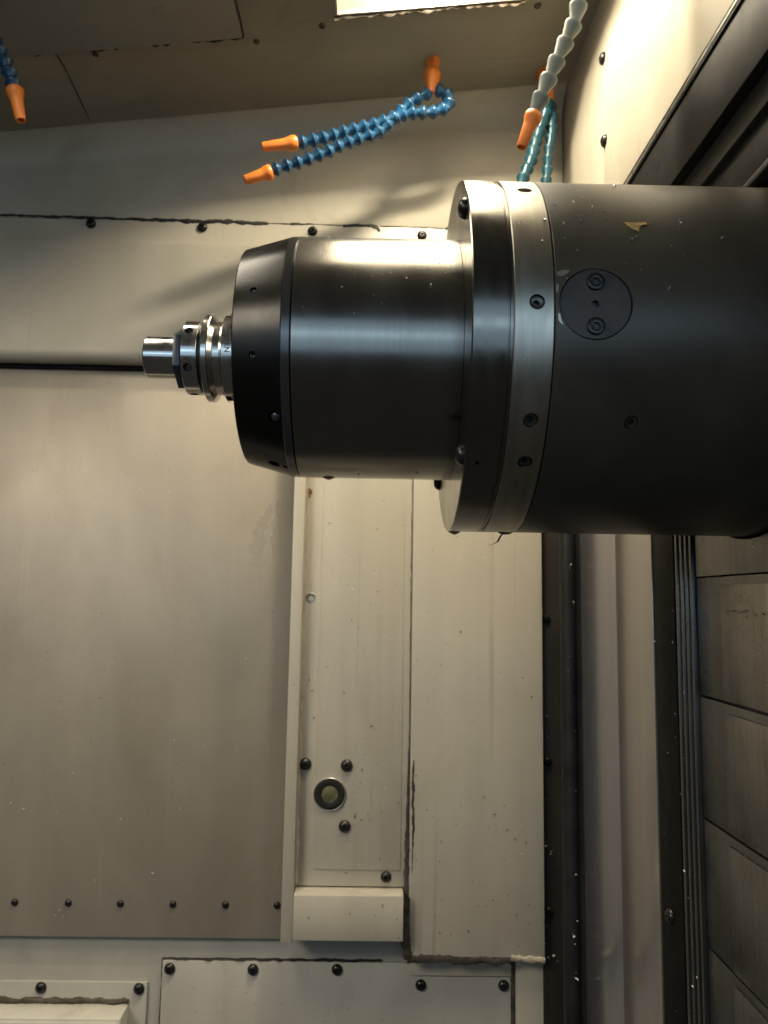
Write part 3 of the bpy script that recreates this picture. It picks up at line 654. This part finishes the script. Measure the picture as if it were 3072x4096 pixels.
# ================================================================== SPINDLE
sp = thing('spindle_head', (0.270, AY, AZ), 'large black and steel machine spindle head reaching in from the right', 'spindle')
SC, SP2 = 14, -1.1
body = turned('housing', [(104.4, 100), (104.4, 126.2), (104.9, 126.8), (351, 126.8), (351, 60)], 'body', sp, 224,
              cuts=[(128.4, SP2, 22.0, 121.0), (154.5, -32.9, 4.3, 121.0)])
cov = None
d = rad(SP2)
me = lathe_z([(-0.003, 0.0215), (-0.0004, 0.0215), (0, 0.0211), (0, 0.0024), (-0.003, 0.0022), (-0.003, 0)], 56, 'access_cover', 30)
cov = mk('access_cover', me, 'cover_disc', body, on_axis(.1284, .1252, SP2), d.to_track_quat('Z', 'Y'))
WP[cov.name] = on_axis(.1284, .1252, SP2)
for s in (1, -1):
    tang = Vector((0, d.z, -d.y)); tang = Vector((0, math.sin(R(SP2)), math.cos(R(SP2))))
    loc = on_axis(.1284, .1253, SP2)+tang*0.0136*s
    mk('cover_screw', head_mesh('cap', 0.0108, 'screw'), None, body, loc-d*0.0018, d.to_track_quat('Z', 'Y'))
screw(body, on_axis(.1545, .1263, -32.9), rad(-32.9), 0.0081, 'set', 'set_steel', 'set_screw')

ring = turned('clamp_ring', [(80.0, 100), (80.0, 126.3), (80.5, 126.9), (103.2, 126.9), (103.8, 126.3), (103.8, 100)], 'ring', sp, 224,
              cuts=[(93.4, a, 4.7, 120.0) for a in (43.5, -1.1, -32.9, -45.9, -95)])
for a in (43.5, -1.1, -32.9, -45.9):
    screw(ring, on_axis(.0934, .1250, a), rad(a), 0.0089, 'set', 'set_steel', 'set_screw')
fl = turned('front_flange', [(55.1, 60), (55.1, 126.2), (55.9, 127.0), (76.2, 127.0), (76.3, 126.5), (76.7, 126.5), (76.8, 127.0), (77.4, 127.0), (77.9, 126.4), (77.9, 125.0), (80.0, 125.0), (80.0, 100)], 'flange', sp, 224,
            cuts=[(64.6, 44.4, 1.3, 122), (63.5, -46.5, 1.3, 122)])
for a in (39.5, -47, -139, 131):
    screw(fl, on_axis(.0551, .1170, a), NX, 0.0138, 'button', 'screw', 'bolt')
nose = turned('nose_cylinder', [(-56.1, 60), (-56.1, 87.7), (-55.7, 88.1), (54.9, 88.1), (54.9, 60)], 'nose', sp, 200)
cap = turned('nose_cap', [(-95.6, 33.5), (-95.6, 77.6), (-94.8, 78.6), (-63.0, 87.4), (-62.6, 87.4), (-62.6, 60)], 'cap', sp, 200,
             cuts=[(-82, 15.0, 2.3, 74), (-81.3, -15.7, 2.3, 74), (-67.5, -43.7, 4.4, 72), (-73.0, -77.5, 4.2, 70), (-64.8, -77.5, 2.0, 70)])
turned('cap_band', [(-62.58, 60), (-62.58, 87.5), (-62.2, 87.9), (-57.0, 88.0), (-56.6, 87.5), (-56.6, 60)], 'cap_band', sp, 200)
for x, a, rr in ((-.082, 15.0, .0796), (-.0813, -15.7, .0798)):
    screw(cap, on_axis(x, rr+.0003, a), rad(a)+Vector((-.26, 0, 0)), 0.0043, 'set', 'set_steel', 'set_screw')
# coolant ball nozzle set in the cap
mk('coolant_ball', lathe_z([(0.0035*math.cos(R(t2)), 0.0038*math.sin(R(t2))) for t2 in range(0, 181, 15)], 24, 'coolant_ball', 60), 'nut', cap, on_axis(-.0665, .0838, -43.7), rad(-43.7).to_track_quat('Z', 'Y'))

# ================================================================== TOOL HOLDER
th = thing('tool_holder', (-0.10, AY, AZ), 'small polished steel tool holder with black hex nut clamped in the spindle nose', 'tool holder')
turned('shank', [(-173.0, 4), (-173.0, 14.4), (-172.0, 15.5), (-150.4, 15.5), (-149.8, 14.9), (-148, 14.9)], 'chrome', th, 96)
# hex nut, one flat facing the viewer
bm = bmesh.new()
hx = [(23.1*math.cos(R(60*k+29.2)), 23.1*math.sin(R(60*k+29.2))) for k in range(6)]
v0 = [bm.verts.new((-.1493, -a/1000, b2/1000)) for a, b2 in hx]; v1 = [bm.verts.new((-.1440, -a/1000, b2/1000)) for a, b2 in hx]
bm.faces.new(v0); bm.faces.new(v1)
for i in range(6): bm.faces.new((v0[i], v0[(i+1) % 6], v1[(i+1) % 6], v1[i]))
bmesh.ops.recalc_face_normals(bm, faces=bm.faces)
bmesh.ops.bevel(bm, geom=bm.edges[:], offset=0.0004, segments=2, affect='EDGES', profile=.5)
mk('hex_nut', fin(bm, 'hex_nut', 30), 'nut', th, (0, AY, AZ))
turned('nut_seat', [(-144.0, 10), (-144.0, 22.0), (-142.2, 23.5), (-142.2, 10)], 'black_steel', th, 96)
col = turned('collar', [(-142.2, 10), (-142.2, 26.9), (-141.6, 27.5), (-131.1, 27.5), (-130.7, 27.1), (-130.7, 10)], 'chrome', th, 128,
             cuts=[(-137.0, 28.6-60*k, 3.1, 22.5) for k in range(6)])
for k in range(6): screw(col, on_axis(-.1370, .0246, 28.6-60*k), rad(28.6-60*k), 0.0060, 'set', 'black_steel', 'set_screw')
turned('seal_groove', [(-130.7, 10), (-130.7, 25.6), (-128.8, 25.6), (-128.8, 10)], 'black_steel', th, 96)
rim = turned('gripper_flange', [(-128.8, 10), (-128.8, 27.3), (-126.9, 31.9), (-126.3, 32.5), (-122.6, 32.5), (-122.0, 32.2), (-119.0, 27.4), (-114.6, 27.4), (-112.1, 32.2), (-111.6, 32.5), (-95, 32.5), (-95, 10)], 'worn', th, 160,
             boxes=[(-116.5, -90, 82, 19, 25.5, 40), (-116.5, -90, -98, 17, 24.0, 40)])
for a, wd, top in ((82, 18.4, 32.3), (-98, 15.0, 29.5)):
    bm = bmesh.new(); bmesh.ops.create_cube(bm, size=1); bmesh.ops.scale(bm, vec=(wd/1000, 0.018, (top-22)/1000), verts=bm.verts)
    bmesh.ops.bevel(bm, geom=bm.edges[:], offset=0.0008, segments=2, affect='EDGES', profile=.5)
    dd = rad(a); xax = Vector((0, math.sin(R(a)), math.cos(R(a)))); yax = Vector((1, 0, 0))
    rot = Matrix((xax, yax, dd)).transposed().to_quaternion()
    mk('drive_key', fin(bm, 'drive_key', 30), 'black_steel', cap, on_axis(-.1010, (top+22)/2000, a), rot)
# engraved letters round the rear rim
cu = bpy.data.curves.new('lettering', 'FONT'); cu.body = 'KEN'; cu.size = 0.0050; cu.space_character = 1.18; cu.resolution_u = 3; cu.offset = 0.00010
to = bpy.data.objects.new('tmp_text', cu); C.objects.link(to)
dg = bpy.context.evaluated_depsgraph_get(); dg.update()
me = bpy.data.meshes.new_from_object(to.evaluated_get(dg)); bpy.data.objects.remove(to)
bm = bmesh.new(); bm.from_mesh(me)
bmesh.ops.triangulate(bm, faces=bm.faces); bmesh.ops.subdivide_edges(bm, edges=bm.edges[:], cuts=2)
us = [v.co.x for v in bm.verts]; vsx = [v.co.y for v in bm.verts]; uw = max(us)-min(us); hh = max(vsx)-min(vsx)
sc = 0.0036/hh; PH_END = -8.9
for v in bm.verts:
    u = (v.co.x-max(us))*sc*0.98; ph = R(PH_END)-u/0.0325
    X = -0.1091+(v.co.y-min(vsx))*sc; rr = 0.03254
    v.co = Vector((X, -rr*math.cos(ph), rr*math.sin(ph)))
me2 = fin(bm, 'lettering'); mk('lettering', me2, 'ink', rim, (0, AY, AZ))

# ================================================================== COOLANT DROPS, CHIPS, DIRT
def drop(x, phi, r, wd, hgt, label):
    pnt = on_axis(x, r, phi)
    o = mk('coolant_drop', lathe_z([(0.0012, 0.0), (0.0010, wd*.6), (0.0, wd), (-hgt*.25, wd*.86), (-hgt*.6, wd*.55), (-hgt*.9, wd*.22), (-hgt, 0)], 24, 'coolant_drop', 80), 'drop', None, pnt)
    tag(o, label, 'drop', 'coolant drops under the spindle')
drop(0.0600, -95, 0.1268, 0.0050, 0.0026, 'coolant drop hanging under the front flange beside its lower front edge')
drop(0.1475, -95, 0.1266, 0.0035, 0.0014, 'flat coolant drop under the black housing right of the steel ring')
drop(-0.0350, -93, 0.0879, 0.0052, 0.0022, 'coolant drop under the spindle nose near its black cap')
# grimy curl under the ring
bm = bmesh.new(); pth = [(0.097, 0, 0), (0.0945, 0, -.003), (0.0925, 0, -.0068), (0.0890, 0, -.0090), (0.0862, 0, -.0094)]
prev = None
for i, (x, y, z) in enumerate(pth):
    rr = 0.0009-0.00012*i; ringv = [bm.verts.new((x+rr*math.cos(a), rr*math.sin(a), z)) for a in (0, 1.57, 3.14, 4.71)]
    if prev:
        for k in range(4): bm.faces.new((prev[k], prev[(k+1) % 4], ringv[(k+1) % 4], ringv[k]))
    prev = ringv
bmesh.ops.create_icosphere(bm, subdivisions=2, radius=0.0045, matrix=Matrix.Translation((0.0985, 0, 0.0008)) @ Matrix.Diagonal((1.3, 1, .45, 1)))
for v in bm.verts: v.co += Vector([noise.noise(v.co*500+Vector((k*7, 0, 0)))*0.0006 for k in range(3)])
o = mk('swarf_curl', fin(bm, 'swarf_curl', 60), 'dirt', None, on_axis(0, .1272, -95)); tag(o, 'dark clump with a curled chip dangling under the steel ring', 'swarf')
# brass-coloured flake on top of the housing
bm = bmesh.new()
fl2 = [(-.0068, .0040), (-.002, .0036), (.0070, .0044), (.0076, .0022), (.0040, .0014), (.0022, -.0010), (.0012, -.0044), (-.0016, -.0030), (-.0050, .0004)]
lo = [bm.verts.new(Vector((.1565+u, 0, 0))+rad(23.6+math.degrees(v/.127))*.12685) for u, v in fl2]
hi = [bm.verts.new(Vector((.1565+u*.96, 0, 0))+rad(23.6+math.degrees(v*.96/.127))*(.1273+.0004*random.random())) for u, v in fl2]
n = len(fl2)
for i in range(n): bm.faces.new((lo[i], lo[(i+1) % n], hi[(i+1) % n], hi[i]))
bm.faces.new(hi); bmesh.ops.recalc_face_normals(bm, faces=bm.faces)
o = mk('metal_flake', fin(bm, 'metal_flake'), 'flake', None, (0, AY, AZ)); tag(o, 'jagged brass-coloured flake lying on top of the black housing', 'flake')
# bare paint chips at the rim of the access cover
bm = bmesh.new()
def patch(cx, ph, pts):
    vv = [bm.verts.new(Vector((cx+u, 0, 0))+rad(ph+math.degrees(v/.127))*.12695) for u, v in pts]; bm.faces.new(vv)
patch(.1085, 7.2, [(-.0032, .0008), (.001, .0024), (.0048, .0022), (.0030, -.0004), (.0, -.0020), (-.0028, -.0016)])
patch(.1055, 2.6, [(-.0006, .003), (.0009, .0032), (.0004, -.001), (-.0004, -.0024), (-.0008, -.001)])
patch(.1068, -5.4, [(-.0010, .0030), (.0002, .0026), (.0008, -.001), (.0022, -.0040), (.0008, -.0030), (-.0008, -.001)])
bmesh.ops.recalc_face_normals(bm, faces=bm.faces)
mk('paint_chip', fin(bm, 'paint_chip'), 'barepatch', body, (0, AY, AZ))

# loose chips
sp_list = []
for _ in range(38):
    x = random.uniform(.108, .185); ph = random.triangular(0, 55, 32)
    sp_list.append((on_axis(x, .1269, ph), rad(ph), random.choice([.0006, .0008, .001, .0012, .0018])))
for x, ph, L in ((.1095, 33.8, .0030), (.1235, 25.5, .0028), (.1125, 24.5, .0034), (.1218, 35, .0030), (.1330, 33, .0028), (.1665, 24.8, .0026), (.156, 51, .0036), (.1600, 47, .0018), (.1720, 3.5, .0030), (.1555, 19.6, .0030), (.1525, 19.0, .0026), (.1700, 23, .0022), (.1405, 7, .0016), (.2080, 20, .0030), (.185, 26, .003)):
    sp_list.append((on_axis(x, .1270, ph), rad(ph), L))
shards('metal_chips', sp_list, 'chip', 'bright aluminium chips sprinkled on the black spindle housing')
sp_list = [(on_axis(x, .1271, ph), rad(ph), L) for x, ph, L in ((.1010, 25.4, .0042), (.0855, 24.2, .0036), (.0985, 17.5, .0020), (.0905, 22, .0012), (.0870, -16.5, .0030), (.0982, 9, .0012))]
shards('metal_chips', sp_list, 'chip', 'few larger aluminium chips on the brushed steel ring')
sp_list = [(on_axis(random.uniform(-.054, .05), .0882, p2), rad(p2), random.choice([.0005, .0007, .001])) for p2 in [random.triangular(-5, 52, 25) for _ in range(90)]]
sp_list += [(on_axis(x, .0883, ph), rad(ph), L) for x, ph, L in ((-.036, 59, .0022), (-.030, 60, .0018), (.010, 58, .0018), (.034, 16, .0034), (.040, 30, .002), (-.050, 50, .0022), (.018, 20, .0020), (.030, -80, .003), (-.012, -82, .0026))]
shards('metal_chips', sp_list, 'chip', 'fine glinting chips stuck on the spindle nose cylinder')
sp_list = [((.2768, random.uniform(.50, .598), random.gauss(-.004, .0012)), NX, random.choice([.0012, .002, .003])) for _ in range(22)]
sp_list += [((.2768, random.uniform(.548, .572), random.gauss(0.002, .004)), NX, random.choice([.0015, .002])) for _ in range(5)]
shards('grime_specks', sp_list, 'dirt', 'brown grime caught in a line across the upper face of the way cover', 'grime', flat=.25)
sp_list = []
for _ in range(58):
    z = random.uniform(-.54, .08); k = random.random()
    sp_list.append(((random.uniform(.239, .252), 1.0695, z), NY, random.choice([.002, .003, .004, .006])) if k < .25 else ((random.uniform(.2565, .2665), .9978, z), NY, random.choice([.0015, .002, .003, .005])) if k < .55 else
                   ((.2712, random.uniform(.680, .727), z), NX, random.choice([.0008, .0012, .002])) if k < .8 else ((.2720, random.uniform(.650, .678), z), NX, random.choice([.001, .002, .003])))
shards('metal_chips', sp_list, 'chip_white', 'pale chips caught on the dark corner strip and black cover frame')
sp_list = []
for _ in range(150):
    x = random.uniform(-.09, .23); z = random.triangular(-.54, .1, -.40); yy = 1.0481 if z > -.36 and x < .05 and x > -.072 else (1.0485 if x > .055 else 1.0497)
    if z < -.37 and x < .06: yy = 1.0246
    if z < -.44: continue
    sp_list.append(((x, yy, z), NY, random.choice([.0014, .002, .003, .0045])))
for _ in range(50):
    x = random.uniform(-.27, .19); sp_list.append(((x, 1.0797, random.uniform(-.60, -.51)), NY, random.choice([.0012, .0016, .0024])))
shards('metal_chips', sp_list, 'chip_dull', 'dull dark specks of swarf stuck to the cream panels', flat=.2)
sp_list = [((random.uniform(-.5, -.13), 1.0748, random.uniform(-.44, .2)), NY, random.choice([.0016, .0025, .004])) for _ in range(34)]
sp_list += [((random.uniform(-.09, .23), 1.0483, random.uniform(-.36, .08)), NY, random.choice([.0016, .0025, .004])) for _ in range(40)]
shards('metal_chips', sp_list, 'chip_white', 'few pale chips stuck to the shutter door and cream panels', flat=.2)

# dried coolant and rust marks
m = M['residue']; m.node_tree.nodes['Principled BSDF'].inputs['Alpha'].default_value = 0.28
bead('coolant_residue', [(-0.150, 0.135), (-0.156, 0.115), (-0.166, 0.095), (-0.168, 0.070), (-0.163, 0.045), (-0.161, 0.010)], ('Y', 1.0749), lambda f: 0.0065*math.sin(3.0*min(1, f+.1))+.0008, 0.0002, 'residue',
     'pale dried coolant smear on the shutter door near the cream post', 0.7, 0.003, cat='smear', seed=21)
bead('coolant_residue', [(-0.140, 0.140), (-0.142, 0.110), (-0.146, 0.085), (-0.144, 0.060)], ('Y', 1.0749), lambda f: 0.0030*math.sin(3.0*min(1, f+.1))+.0005, 0.0002, 'residue',
     'thin pale dried coolant streak on the shutter door right of the larger smear', 0.7, 0.003, cat='smear', seed=22)
bead('rust_spot', [(-0.0925, 0.155), (-0.0915, 0.148), (-0.0935, 0.142)], ('Y', 1.0497), lambda f: 0.0022, 0.0003, 'rust',
     'small brown rust spot at the top of the middle panel under the spindle', 0.9, 0.0015, cat='rust', seed=23)
bead('rust_spot', [(-0.0195, -0.2855), (-0.0190, -0.2885), (-0.0195, -0.2915)], ('Y', 1.0484), lambda f: 0.0014, 0.0003, 'rust',
     'small orange rust spot just right of the round gland', 0.9, 0.0012, cat='rust', seed=24)
